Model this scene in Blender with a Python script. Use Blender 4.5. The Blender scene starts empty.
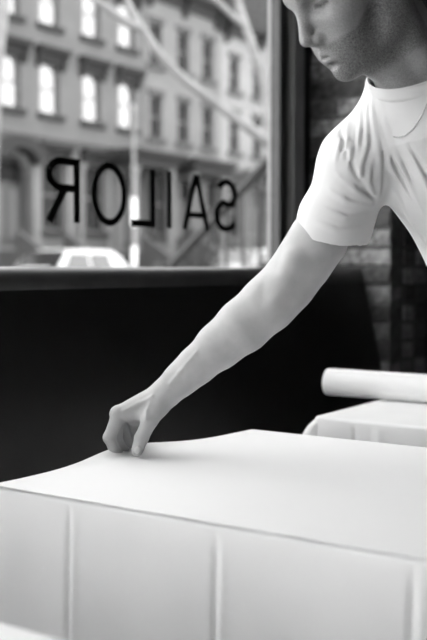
import bpy, bmesh, math, random
import numpy as np
from mathutils import Vector, Matrix
random.seed(7)
rng = np.random.default_rng(7)
S = bpy.context.scene
COL = S.collection

# ------------------------------------------------------------------ camera
FPX = 1000.0
CAM_Z = 1.083
PITCH = math.atan(0.05)
cam_d = bpy.data.cameras.new('camera')
cam = bpy.data.objects.new('camera', cam_d)
COL.objects.link(cam)
cam.location = (0, 0, CAM_Z)
cam.rotation_euler = (math.pi / 2 - PITCH, 0, 0)
cam_d.sensor_fit = 'HORIZONTAL'
cam_d.sensor_width = 36.0
cam_d.lens = 36.0 * FPX / 427.0
cam_d.clip_start = 0.05
cam_d.clip_end = 500
cam_d.dof.use_dof = True
cam_d.dof.focus_distance = 1.70
cam_d.dof.aperture_fstop = 5.2
S.camera = cam

# ------------------------------------------------------------------ sky, exposure
world = bpy.data.worlds.new('overcast_sky')
S.world = world
world.use_nodes = True
bg = world.node_tree.nodes['Background']
bg.inputs['Color'].default_value = (1, 1, 1, 1)
bg.inputs['Strength'].default_value = 5.7
S.view_settings.view_transform = 'Standard'
S.view_settings.look = 'None'
S.view_settings.gamma = 1.0
S.view_settings.exposure = 0.0
S.view_settings.use_curve_mapping = False

# ------------------------------------------------------------------ layout frame
# the row of tables, the bench and the street wall share one direction U; V points from the street into the room
ANG = math.radians(34.1)
LX, LY = -0.3226, 1.4898                 # bench-side front corner of the set table
U = np.array([math.sin(ANG), math.cos(ANG), 0.0])
V = np.array([math.cos(ANG), -math.sin(ANG), 0.0])
ORG = np.array([LX, LY, 0.0])
def W(v, u, z=0.0):
    return ORG + v * V + u * U + np.array([0, 0, z])
CAMP = np.array([0, 0, CAM_Z])
def ray(x, y):
    a = (x - 213.5) / FPX
    b = (320 - y) / FPX
    return np.array([a, math.cos(PITCH) + b * math.sin(PITCH), b * math.cos(PITCH) - math.sin(PITCH)])
def at(x, y, Y):
    r = ray(x, y)
    return CAMP + r * (Y / r[1])
CV = float((CAMP - ORG) @ V)
CU = float((CAMP - ORG) @ U)
def on_v(x, y, v):                       # (u, z) where the sight line meets a plane parallel to the street wall
    r = ray(x, y)
    t = (v - CV) / float(r @ V)
    p = CAMP + r * t
    return float((p - ORG) @ U), float(p[2])
def on_u(x, y, u):
    r = ray(x, y)
    t = (u - CU) / float(r @ U)
    p = CAMP + r * t
    return float((p - ORG) @ V), float(p[2])

# ------------------------------------------------------------------ materials (the photograph is black and white)
def newmat(name):
    m = bpy.data.materials.new(name)
    m.use_nodes = True
    nt = m.node_tree
    return m, nt, nt.nodes['Principled BSDF']
def gmat(name, g, rough=0.6, metal=0.0, var=0.0, scale=20.0, bump=0.0, bscale=None, spec=0.5, stretch=None, g2=None, sheen=0.0):
    m, nt, p = newmat(name)
    p.inputs['Base Color'].default_value = (g, g, g, 1)
    p.inputs['Roughness'].default_value = rough
    p.inputs['Metallic'].default_value = metal
    p.inputs['Specular IOR Level'].default_value = spec
    if sheen:
        p.inputs['Sheen Weight'].default_value = sheen
    if var or bump:
        tc = nt.nodes.new('ShaderNodeTexCoord')
        mp = nt.nodes.new('ShaderNodeMapping')
        nt.links.new(tc.outputs['Object'], mp.inputs['Vector'])
        if stretch:
            mp.inputs['Scale'].default_value = stretch
        if var:
            n = nt.nodes.new('ShaderNodeTexNoise')
            n.inputs['Scale'].default_value = scale
            n.inputs['Detail'].default_value = 5
            nt.links.new(mp.outputs['Vector'], n.inputs['Vector'])
            r = nt.nodes.new('ShaderNodeMapRange')
            r.inputs['From Min'].default_value = 0.3
            r.inputs['From Max'].default_value = 0.7
            lo, hi = (g * (1 - var), g * (1 + var)) if g2 is None else (g, g2)
            r.inputs['To Min'].default_value = lo
            r.inputs['To Max'].default_value = hi
            nt.links.new(n.outputs['Fac'], r.inputs['Value'])
            c = nt.nodes.new('ShaderNodeCombineColor')
            for k in range(3):
                nt.links.new(r.outputs['Result'], c.inputs[k])
            nt.links.new(c.outputs['Color'], p.inputs['Base Color'])
        if bump:
            n2 = nt.nodes.new('ShaderNodeTexNoise')
            n2.inputs['Scale'].default_value = bscale or scale * 4
            n2.inputs['Detail'].default_value = 4
            nt.links.new(mp.outputs['Vector'], n2.inputs['Vector'])
            b = nt.nodes.new('ShaderNodeBump')
            b.inputs['Strength'].default_value = bump
            b.inputs['Distance'].default_value = 0.004
            nt.links.new(n2.outputs['Fac'], b.inputs['Height'])
            nt.links.new(b.outputs['Normal'], p.inputs['Normal'])
    return m

M = {}
M['cloth'] = gmat('linen_cloth', 0.86, 0.85, var=0.02, scale=8, bump=0.06, bscale=500, spec=0.15)
M['paper'] = gmat('white_paper', 0.86, 0.8, var=0.01, scale=4, spec=0.2)
M['shirt'] = gmat('white_jersey', 0.70, 0.9, var=0.02, scale=30, bump=0.08, bscale=700, spec=0.1)
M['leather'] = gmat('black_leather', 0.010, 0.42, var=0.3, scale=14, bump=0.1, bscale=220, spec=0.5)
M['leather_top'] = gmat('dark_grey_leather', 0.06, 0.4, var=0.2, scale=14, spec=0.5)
M['blackwood'] = gmat('black_paint', 0.008, 0.55, var=0.2, scale=9, spec=0.3)
M['frame'] = gmat('dark_window_frame', 0.045, 0.4, var=0.15, scale=6, spec=0.4)
M['frame_grey'] = gmat('grey_window_frame', 0.24, 0.45, var=0.15, scale=6, spec=0.4)
M['frame_black'] = gmat('black_window_frame', 0.008, 0.5, spec=0.3)
M['vinyl'] = gmat('black_vinyl', 0.004, 0.6, spec=0.2)
M['wood'] = gmat('table_wood', 0.08, 0.5, var=0.4, scale=6, stretch=(1, 12, 12))
M['steel'] = gmat('dark_cast_iron', 0.03, 0.5, metal=0.6)
M['floor'] = gmat('floor_boards', 0.30, 0.45, var=0.4, scale=5, stretch=(1, 10, 1))
M['ceil'] = gmat('grey_ceiling_paint', 0.14, 0.9)
M['plaster'] = gmat('dark_wall_plaster', 0.05, 0.85, var=0.1, scale=5)
M['mortar'] = gmat('grey_mortar', 0.12, 0.95, var=0.4, scale=40, bump=0.6, bscale=160)
M['trouser'] = gmat('dark_twill', 0.03, 0.9, var=0.2, scale=60, bump=0.1, bscale=400)
M['shoe'] = gmat('black_shoe_leather', 0.015, 0.4)
M['sole'] = gmat('shoe_rubber', 0.05, 0.8)
M['silver'] = gmat('silver_chain', 0.45, 0.3, metal=1.0)
M['nail'] = gmat('finger_nail', 0.55, 0.3, spec=0.5)
M['asphalt'] = gmat('asphalt', 0.09, 0.95, var=0.3, scale=3)
M['pavement'] = gmat('concrete_pavement', 0.28, 0.95, var=0.15, scale=2)
M['kerb'] = gmat('stone_kerb', 0.3, 0.9)
M['iron'] = gmat('black_iron', 0.02, 0.5, spec=0.4)
M['bark'] = gmat('pale_bark', 0.17, 0.95, var=0.25, scale=5, bump=0.3)
M['polegrey'] = gmat('galvanised_pole', 0.22, 0.5, metal=0.2)
M['polewhite'] = gmat('white_painted_band', 0.75, 0.5)
M['tyre'] = gmat('tyre_rubber', 0.02, 0.9)
M['hub'] = gmat('alloy_wheel', 0.5, 0.3, metal=0.9)
M['carglass'] = gmat('car_glass', 0.02, 0.05, spec=1.0)
M['carwhite'] = gmat('white_car_paint', 0.4, 0.12, spec=0.8)
M['carsilver'] = gmat('silver_car_paint', 0.25, 0.15, metal=0.5, spec=0.8)
M['lamp'] = gmat('car_lamp_lens', 0.8, 0.1, spec=1.0)
M['leaf'] = gmat('dark_evergreen', 0.03, 0.8, var=0.4, scale=10)
for i, (a, b) in enumerate([(0.05, 0.26), (0.07, 0.15), (0.09, 0.42), (0.045, 0.12), (0.14, 0.5)]):
    M['brick%d' % i] = gmat('worn_brick_%d' % i, a, 0.95, var=0.5, scale=34, bump=0.9, bscale=90, g2=b)
def stone(name, g):
    return gmat(name, g, 0.9, var=0.10, scale=1.3, bump=0.2, bscale=9)
M['stoneA'] = stone('brownstone_grey', 0.085)
M['stoneB'] = stone('brownstone_mid', 0.09)
M['stoneC'] = stone('brownstone_pale', 0.115)
M['stoneD'] = stone('painted_pale_facade', 0.17)
M['trimdark'] = stone('dark_painted_trim', 0.012)
M['trimmid'] = stone('mid_stone_trim', 0.05)
M['trimpale'] = stone('pale_stone_trim', 0.12)
M['cornice'] = stone('dark_cornice_paint', 0.015)
M['sash'] = gmat('sash_paint', 0.08, 0.6)
M['doorwood'] = gmat('dark_door_wood', 0.03, 0.5)
M['blind'] = gmat('pale_blind', 0.35, 0.9)

def pane_mat(name, refl, dark, wav):
    m, nt, p = newmat(name)
    p.inputs['Base Color'].default_value = (dark, dark, dark, 1)
    p.inputs['Roughness'].default_value = 0.03
    p.inputs['IOR'].default_value = refl
    tc = nt.nodes.new('ShaderNodeTexCoord')
    n = nt.nodes.new('ShaderNodeTexNoise')
    n.inputs['Scale'].default_value = 2.2
    n.inputs['Detail'].default_value = 2
    nt.links.new(tc.outputs['Object'], n.inputs['Vector'])
    b = nt.nodes.new('ShaderNodeBump')
    b.inputs['Strength'].default_value = wav
    b.inputs['Distance'].default_value = 0.1
    nt.links.new(n.outputs['Fac'], b.inputs['Height'])
    nt.links.new(b.outputs['Normal'], p.inputs['Normal'])
    return m
M['pane_bright'] = pane_mat('wavy_bright_glass', 2.6, 0.10, 0.24)
M['pane_dim'] = pane_mat('wavy_dim_glass', 1.12, 0.012, 0.35)

def clear_glass():
    m = bpy.data.materials.new('clear_window_glass')
    m.use_nodes = True
    nt = m.node_tree
    nt.nodes.clear()
    o = nt.nodes.new('ShaderNodeOutputMaterial')
    mix = nt.nodes.new('ShaderNodeMixShader')
    t = nt.nodes.new('ShaderNodeBsdfTransparent')
    t.inputs['Color'].default_value = (0.97, 0.97, 0.97, 1)
    g = nt.nodes.new('ShaderNodeBsdfGlossy')
    g.inputs['Roughness'].default_value = 0.02
    lw = nt.nodes.new('ShaderNodeLayerWeight')
    pw = nt.nodes.new('ShaderNodeMath'); pw.operation = 'POWER'; pw.inputs[1].default_value = 5.0
    nt.links.new(lw.outputs['Facing'], pw.inputs[0])
    f = nt.nodes.new('ShaderNodeMath'); f.operation = 'MULTIPLY_ADD'; f.inputs[1].default_value = 0.9; f.inputs[2].default_value = 0.03
    nt.links.new(pw.outputs[0], f.inputs[0])
    nt.links.new(f.outputs[0], mix.inputs[0])
    nt.links.new(t.outputs[0], mix.inputs[1])
    nt.links.new(g.outputs[0], mix.inputs[2])
    nt.links.new(mix.outputs[0], o.inputs['Surface'])
    return m
M['glass'] = clear_glass()

def skin_mat():
    m, nt, p = newmat('skin')
    tc = nt.nodes.new('ShaderNodeTexCoord')
    n = nt.nodes.new('ShaderNodeTexNoise'); n.inputs['Scale'].default_value = 28; n.inputs['Detail'].default_value = 6
    nt.links.new(tc.outputs['Object'], n.inputs['Vector'])
    r = nt.nodes.new('ShaderNodeMapRange')
    r.inputs['From Min'].default_value = 0.3; r.inputs['From Max'].default_value = 0.7
    r.inputs['To Min'].default_value = 0.38; r.inputs['To Max'].default_value = 0.46
    nt.links.new(n.outputs['Fac'], r.inputs['Value'])
    # stubble, brows and lips come from a per-vertex mask, which also carries painted face shade
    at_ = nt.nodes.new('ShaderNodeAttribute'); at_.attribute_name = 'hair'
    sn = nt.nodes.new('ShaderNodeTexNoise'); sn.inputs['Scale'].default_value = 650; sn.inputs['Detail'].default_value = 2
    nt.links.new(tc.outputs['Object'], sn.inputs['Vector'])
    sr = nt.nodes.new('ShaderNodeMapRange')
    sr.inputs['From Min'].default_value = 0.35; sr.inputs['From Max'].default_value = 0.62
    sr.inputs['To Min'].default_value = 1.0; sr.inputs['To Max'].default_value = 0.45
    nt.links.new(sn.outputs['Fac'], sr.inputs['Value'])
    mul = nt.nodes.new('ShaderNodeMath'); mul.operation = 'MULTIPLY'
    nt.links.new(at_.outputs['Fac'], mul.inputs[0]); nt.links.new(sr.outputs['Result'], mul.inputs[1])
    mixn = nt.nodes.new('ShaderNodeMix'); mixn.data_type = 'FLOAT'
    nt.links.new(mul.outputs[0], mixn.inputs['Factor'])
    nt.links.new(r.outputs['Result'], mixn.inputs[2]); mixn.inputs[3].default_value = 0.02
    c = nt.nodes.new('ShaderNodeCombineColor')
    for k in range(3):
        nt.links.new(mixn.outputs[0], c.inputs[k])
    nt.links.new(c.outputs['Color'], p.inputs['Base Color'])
    p.inputs['Roughness'].default_value = 0.5
    p.inputs['Specular IOR Level'].default_value = 0.4
    b = nt.nodes.new('ShaderNodeBump'); b.inputs['Strength'].default_value = 0.12; b.inputs['Distance'].default_value = 0.002
    n3 = nt.nodes.new('ShaderNodeTexNoise'); n3.inputs['Scale'].default_value = 240; n3.inputs['Detail'].default_value = 4
    nt.links.new(tc.outputs['Object'], n3.inputs['Vector'])
    nt.links.new(n3.outputs['Fac'], b.inputs['Height']); nt.links.new(b.outputs['Normal'], p.inputs['Normal'])
    return m
M['skin'] = skin_mat()
M['hair'] = gmat('dark_hair', 0.012, 0.45, var=0.5, scale=30, bump=0.8, bscale=120, stretch=(1, 1, 6))

# ------------------------------------------------------------------ mesh helpers
class MB:
    def __init__(s): s.v = []; s.f = []
    def add(s, vs, fs):
        o = len(s.v); s.v += [tuple(p) for p in vs]; s.f += [tuple(i + o for i in f) for f in fs]; return s
    def box(s, x0, x1, y0, y1, z0, z1):
        vs = [(x, y, z) for z in (z0, z1) for y in (y0, y1) for x in (x0, x1)]
        return s.add(vs, [(0, 2, 3, 1), (4, 5, 7, 6), (0, 1, 5, 4), (2, 6, 7, 3), (0, 4, 6, 2), (1, 3, 7, 5)])
    def tube(s, pts, rads, n=10, cap=True):
        pts = [Vector(p) for p in pts]
        if not hasattr(rads, '__len__'): rads = [rads] * len(pts)
        rings = []
        t0 = (pts[1] - pts[0]).normalized()
        nrm = t0.orthogonal().normalized()
        for i, p in enumerate(pts):
            a = pts[max(i - 1, 0)]; b = pts[min(i + 1, len(pts) - 1)]
            t = (b - a).normalized()
            nrm = (nrm - t * nrm.dot(t)).normalized()
            bn = t.cross(nrm)
            rings.append([p + (nrm * math.cos(2 * math.pi * k / n) + bn * math.sin(2 * math.pi * k / n)) * rads[i] for k in range(n)])
        vs = [q for r in rings for q in r]
        fs = [(i * n + k, i * n + (k + 1) % n, (i + 1) * n + (k + 1) % n, (i + 1) * n + k) for i in range(len(rings) - 1) for k in range(n)]
        if cap:
            fs += [tuple(range(n))[::-1], tuple((len(rings) - 1) * n + k for k in range(n))]
        return s.add(vs, fs)
    def prism(s, prof, axis, a, b):
        """closed profile of 2-D points extruded along one axis from a to b; the profile takes the other two axes in order"""
        n = len(prof); vs = []
        for t in (a, b):
            for p in prof:
                q = list(p); q.insert(axis, t); vs.append(q)
        fs = [(i, (i + 1) % n, n + (i + 1) % n, n + i) for i in range(n)]
        fs += [tuple(range(n))[::-1], tuple(range(n, 2 * n))]
        return s.add(vs, fs)
    def lathe(s, prof, n=16, c=(0, 0)):
        vs = []; fs = []
        for r, z in prof:
            for k in range(n):
                vs.append((c[0] + r * math.cos(2 * math.pi * k / n), c[1] + r * math.sin(2 * math.pi * k / n), z))
        for i in range(len(prof) - 1):
            for k in range(n):
                fs.append((i * n + k, i * n + (k + 1) % n, (i + 1) * n + (k + 1) % n, (i + 1) * n + k))
        fs += [tuple(range(n))[::-1], tuple((len(prof) - 1) * n + k for k in range(n))]
        return s.add(vs, fs)
    def mesh(s, name, fix=True, smooth=None):
        me = bpy.data.meshes.new(name)
        me.from_pydata(s.v, [], s.f)
        if fix:
            bm = bmesh.new(); bm.from_mesh(me); bmesh.ops.recalc_face_normals(bm, faces=bm.faces); bm.to_mesh(me); bm.free()
        if smooth is not None:
            me.polygons.foreach_set('use_smooth', [True] * len(me.polygons))
            if smooth < 180: me.set_sharp_from_angle(angle=math.radians(smooth))
        return me
    def build(s, name, mat, parent=None, bevel=0.0, smooth=None, segs=2):
        me = s.mesh(name, smooth=smooth)
        if mat: me.materials.append(M[mat])
        return link(name, me, parent, bevel, segs)
def link(name, me, parent=None, bevel=0.0, segs=2):
    o = bpy.data.objects.new(name, me)
    COL.objects.link(o)
    if parent is not None: o.parent = parent
    if bevel:
        b = o.modifiers.new('bevel', 'BEVEL'); b.width = bevel; b.segments = segs; b.limit_method = 'ANGLE'
    return o
def place(o, v, u, z=0.0):
    o.location = W(v, u, z); o.rotation_euler = (0, 0, -ANG); return o
def tag(o, label, cat, group=None, kind=None):
    o['label'] = label; o['category'] = cat
    if group: o['group'] = group
    if kind: o['kind'] = kind
    return o
def thing(name, label, cat, v, u, z=0.0, group=None):
    o = bpy.data.objects.new(name, None); o.empty_display_size = 0.1
    COL.objects.link(o); place(o, v, u, z)
    return tag(o, label, cat, group)
def struct(name, mb, mat, label=None, **k):
    o = mb.build(name, mat, **k); place(o, 0, 0, 0); o['kind'] = 'structure'
    if label: o['label'] = label
    return o
def holes_wall(mb, v0, v1, u0, u1, z0, z1, holes):
    us = sorted({u0, u1, *[h[0] for h in holes], *[h[1] for h in holes]})
    for a, b in zip(us[:-1], us[1:]):
        zs = [z0]
        for h in sorted([h for h in holes if h[0] < (a + b) / 2 < h[1]], key=lambda h: h[2]):
            zs += [h[2], h[3]]
        zs.append(z1)
        for k in range(0, len(zs), 2):
            if zs[k + 1] - zs[k] > 1e-4: mb.box(v0, v1, a, b, zs[k], zs[k + 1])
    return mb

# ================================================================== THE ROOM (local axes: x = V, y = U)
GV = -0.72                    # glass plane
PU = 2.272                    # the brick pier's face
TOP = 0.757
CEIL = 3.1
struct('floor', MB().box(GV - 0.1, 3.6, -5.6, 5.2, -0.1, 0), 'floor', 'wooden restaurant floor')
struct('ceiling', MB().box(GV - 0.2, 3.75, -5.65, 5.35, CEIL - 0.02, CEIL + 0.1), 'ceil', 'grey restaurant ceiling')
struct('wall_street', MB().box(GV - 0.14, GV + 0.02, -0.80, PU, 0, 1.045).box(GV - 0.14, GV + 0.02, -5.6, -0.80, 0, 0.30).box(GV - 0.14, GV + 0.02, -5.6, PU, 2.85, CEIL).box(GV - 0.14, GV + 0.02, -5.6, -5.35, 0.3, 2.85), 'plaster', 'dark wall below and above the street window')
struct('wall_far', MB().box(-0.9, 3.7, 5.2, 5.3, 0, CEIL), 'plaster', 'dark wall at the far end of the room')
struct('wall_aisle', MB().box(3.6, 3.7, -5.6, 5.2, 0, CEIL), 'plaster', 'dark wall along the aisle')
struct('wall_front', MB().box(-0.9, -0.7, -5.6, -5.5, 0, CEIL).box(0.9, 3.7, -5.6, -5.5, 0, CEIL).box(-0.7, 0.9, -5.6, -5.5, 0, 0.3).box(-0.7, 0.9, -5.6, -5.5, 2.85, CEIL), 'plaster', 'dark wall behind the camera')

def window(name, u0, u1, z0, z1, label):
    r = bpy.data.objects.new(name, None); COL.objects.link(r); place(r, 0, 0, 0)
    r['kind'] = 'structure'; r['label'] = label
    g = MB().box(GV - 0.006, GV, u0, u1, z0, z1).build('pane', 'glass', r)
    return r
w1 = window('window_1', -0.75, 2.05, 1.075, 2.85, 'large shop window with black lettering above the dark bench')
fr = MB()
fr.box(GV - 0.02, GV + 0.012, 2.045, 2.082, 1.06, 2.85)
fr.build('window_frame', 'frame', w1, bevel=0.004)
MB().box(GV - 0.05, GV + 0.004, 2.082, 2.105, 1.06, 2.85).build('window_frame', 'frame_black', w1, bevel=0.003)
MB().box(GV - 0.08, GV + 0.035, 2.105, 2.18, 1.06, 2.85).build('window_frame', 'frame_grey', w1, bevel=0.004)
MB().box(GV - 0.08, GV + 0.01, 2.18, PU, 1.06, 2.85).build('window_frame', 'frame_black', w1, bevel=0.003)
MB().box(GV - 0.05, GV + 0.02, -0.75, 2.035, 1.045, 1.082).build('window_sill', 'frame', w1, bevel=0.004)
MB().box(GV - 0.05, GV + 0.02, -0.80, -0.75, 1.06, 2.85).build('window_frame', 'frame', w1, bevel=0.004)
w2 = window('window_2', -5.35, -0.80, 0.32, 2.85, 'second shop window nearer the street corner')
MB().box(GV - 0.05, GV + 0.02, -5.35, -0.80, 0.29, 0.33).build('window_sill', 'frame', w2)

w3 = bpy.data.objects.new('window_fill', None); COL.objects.link(w3); place(w3, 0, 0, 0); w3['kind'] = 'structure'; w3['label'] = 'unseen glazed front behind the camera, added for frontal light'  # unseen opening, added to let in light from the camera side
MB().box(-0.7, 0.9, -5.556, -5.55, 0.3, 2.85).build('pane', 'glass', w3)
MB().box(0.0, 0.04, -5.58, -5.52, 0.3, 2.85).build('mullion', 'frame', w3)

# ---- brick pier at the end of the bench
pier = MB().box(GV + 0.004, -0.384, PU + 0.006, PU + 0.33, 0, CEIL).build('wall_pier', 'mortar')
place(pier, 0, 0, 0); pier['kind'] = 'structure'; pier['label'] = 'worn brick pier at the end of the bench'
def brick_mesh(l, d, h, seed):
    r = random.Random(seed)
    bm = bmesh.new(); bmesh.ops.create_cube(bm, size=1)
    bmesh.ops.scale(bm, vec=(l, d, h), verts=bm.verts)
    bmesh.ops.bevel(bm, geom=bm.edges[:], offset=0.005, segments=1, affect='EDGES')
    for v in bm.verts: v.co += Vector((r.uniform(-1, 1), r.uniform(-1, 1), r.uniform(-1, 1))) * 0.0018
    me = bpy.data.meshes.new('brick'); bm.to_mesh(me); bm.free(); return me
LB, SB, DB, HB = 0.2135, 0.1065, 0.10, 0.058
bm_long = [brick_mesh(LB, DB, HB, i) for i in range(5)]
bm_short = [brick_mesh(SB, DB, HB, 10 + i) for i in range(5)]
bm_ret = [brick_mesh(DB, 0.105, HB, 20 + i) for i in range(5)]
for lst in (bm_long, bm_short, bm_ret):
    for i, me in enumerate(lst): me.materials.append(M['brick%d' % i])
ncourse = int(CEIL / 0.0685)
for k in range(ncourse):
    z = 0.034 + k * 0.0685
    j = lambda: random.uniform(-0.004, 0.003)
    seq = ((LB, bm_long), (SB, bm_short)) if k % 2 else ((SB, bm_short), (LB, bm_long))
    x = GV + 0.004
    for l, lst in seq:
        o = link('brick', random.choice(lst), pier); o.location = (x + l / 2, PU + DB / 2 + j(), z); x += l + 0.011
    for q in range(2):
        o = link('brick', random.choice(bm_ret), pier); o.location = (-0.377 - DB / 2 + j() * .6, PU + DB + 0.011 + 0.0525 + q * 0.116, z)

# ---- black door panel and frame beyond the pier
d1 = MB().box(-0.62, -0.42, PU + 0.33, 5.2, 0, CEIL).build('wall_side', 'blackwood'); place(d1, 0, 0, 0)
d1['kind'] = 'structure'; d1['label'] = 'black painted wall beyond the brick pier'
tr = MB().box(-0.43, -0.36, PU + 0.345, PU + 0.42, 0, CEIL).build('trim_1', 'blackwood', bevel=0.006); place(tr, 0, 0, 0)
tr['kind'] = 'structure'; tr['label'] = 'black upright trim beside the brick pier'

# ---- upholstered bench along the window
bench = thing('banquette_bench', 'long black upholstered bench with sloping back under the window', 'bench', -0.4, 0.0)
def arc(cx, cz, r, a0, a1, n=6):
    return [(cx + r * math.cos(math.radians(a0 + (a1 - a0) * i / n)), cz + r * math.sin(math.radians(a0 + (a1 - a0) * i / n))) for i in range(n + 1)]
o4 = 0.4
prof = [(-0.35 + o4, 0.44)] + arc(-0.541 + o4, 1.036, 0.055, 14, 120, 10) + [(-0.62 + o4, 1.07), (-0.695 + o4, 1.04), (-0.695 + o4, 0.30), (-0.35 + o4, 0.30)]
MB().prism(prof, 1, -0.85, PU - 0.004).build('backrest', 'leather', bench, smooth=40)
sp = arc(0.01 + o4, 0.42, 0.04, 0, 90) + [(-0.36 + o4, 0.455), (-0.36 + o4, 0.31)] + [(0.05 + o4, 0.31)]
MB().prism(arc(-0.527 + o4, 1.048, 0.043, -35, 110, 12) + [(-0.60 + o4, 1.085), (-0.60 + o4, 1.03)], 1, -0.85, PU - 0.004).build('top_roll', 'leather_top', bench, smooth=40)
MB().prism(sp, 1, -0.85, PU - 0.004).build('seat', 'leather', bench, smooth=40)
MB().box(-0.69 + o4, -0.03 + o4, -0.83, PU - 0.004, 0.0, 0.31).build('base', 'blackwood', bench)

# ================================================================== LETTERING ON THE GLASS
LZ0, LZ1 = 1.2095, 1.381
sign = thing('window_lettering', 'black SAILOR lettering on the glass, seen reversed from inside', 'lettering', GV + 0.0012, 0.0, 0.0)
def ribbon(mb, pts, w, closed=False):
    P = [np.array(p, float) for p in pts]; n = len(P); out = []
    for i in range(n):
        a = P[(i - 1) % n] if (closed or i > 0) else P[i]
        b = P[(i + 1) % n] if (closed or i < n - 1) else P[i]
        t = (b - a) / np.linalg.norm(b - a); nn = np.array([-t[1], t[0]])
        out.append((P[i] + nn * w / 2, P[i] - nn * w / 2))
    m = n if closed else n - 1
    for i in range(m):
        q = [out[i][0], out[(i + 1) % n][0], out[(i + 1) % n][1], out[i][1]]
        mb.poly.append(q)
def glyph(ch):
    class G: pass
    g = G(); g.poly = []; w = 0.118
    h = 1.0
    if ch == 'I': ribbon(g, [(w / 2, 0), (w / 2, 1)], w); wd = w
    elif ch == 'L':
        wd = 0.50; ribbon(g, [(w / 2, 0), (w / 2, 1)], w); ribbon(g, [(0, w / 2), (wd, w / 2)], w)
    elif ch == 'A':
        wd = 0.74; m = wd / 2; s = w / 2
        ribbon(g, [(s * 1.05, 0), (m - .01, 1)], w); ribbon(g, [(wd - s * 1.05, 0), (m + .01, 1)], w); ribbon(g, [(0.17, 0.27), (wd - 0.17, 0.27)], w * .9)
    elif ch == 'O':
        wd = 0.78; ribbon(g, [(wd / 2 + (wd - w) / 2 * math.cos(a), 0.5 + (0.52 - w / 2) * math.sin(a)) for a in np.linspace(0, 2 * math.pi, 48, endpoint=False)], w, True)
    elif ch == 'R':
        wd = 0.62; cy = 0.735; ry = 0.265 - w / 2; x1 = 0.32
        ribbon(g, [(w / 2, 0), (w / 2, 1)], w)
        bowl = [(w / 2, 1 - w / 2)] + [(x1 + (wd - w / 2 - x1) * math.cos(a), cy + ry * math.sin(a)) for a in np.linspace(math.pi / 2, -math.pi / 2, 20)] + [(w / 2, cy - ry)]
        ribbon(g, bowl, w); ribbon(g, [(0.28, cy - ry), (wd - w / 2 + 0.01, 0)], w * 1.08)
    elif ch == 'S':
        wd = 0.56; r1 = 0.235; r2 = 0.262; rx = (wd - w) / 2
        up = [(wd / 2 - 0.015 + (rx - .02) * math.cos(a), 1.01 - w / 2 - r1 + w * .0 + (r1 - 0.0) * math.sin(a) * 0.98) for a in np.radians(np.linspace(28, 252, 26))]
        lo = [(wd / 2 + rx * math.cos(a), r2 + w / 2 - 0.015 + (r2) * math.sin(a) * 0.98) for a in np.radians(np.linspace(72, -152, 26))]
        ribbon(g, up + lo, w)
    return g.poly, wd
boxes = {'R': (45.5, 79.5), 'O': (91, 126.3), 'L': (131.5, 154.8), 'I': (166.7, 171.2), 'A': (181.6, 209.3), 'S': (213.8, 237)}
for ch in 'SAILOR':
    xa, xb = boxes[ch]
    ua = on_v(xa, 200, GV)[0]; ub = on_v(xb, 200, GV)[0]
    poly, wd = glyph(ch); mb = MB(); H = LZ1 - LZ0
    for q in poly:
        vs = []
        for dv in (0, 0.0008):
            for p in q: vs.append((dv, ub - p[0] / wd * (ub - ua), LZ0 + p[1] * H))
        mb.add(vs, [(0, 1, 2, 3), (7, 6, 5, 4), (0, 4, 5, 1), (1, 5, 6, 2), (2, 6, 7, 3), (3, 7, 4, 0)])
    o = mb.build('letter', 'vinyl', sign); o['label'] = 'black letter ' + ch

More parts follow.
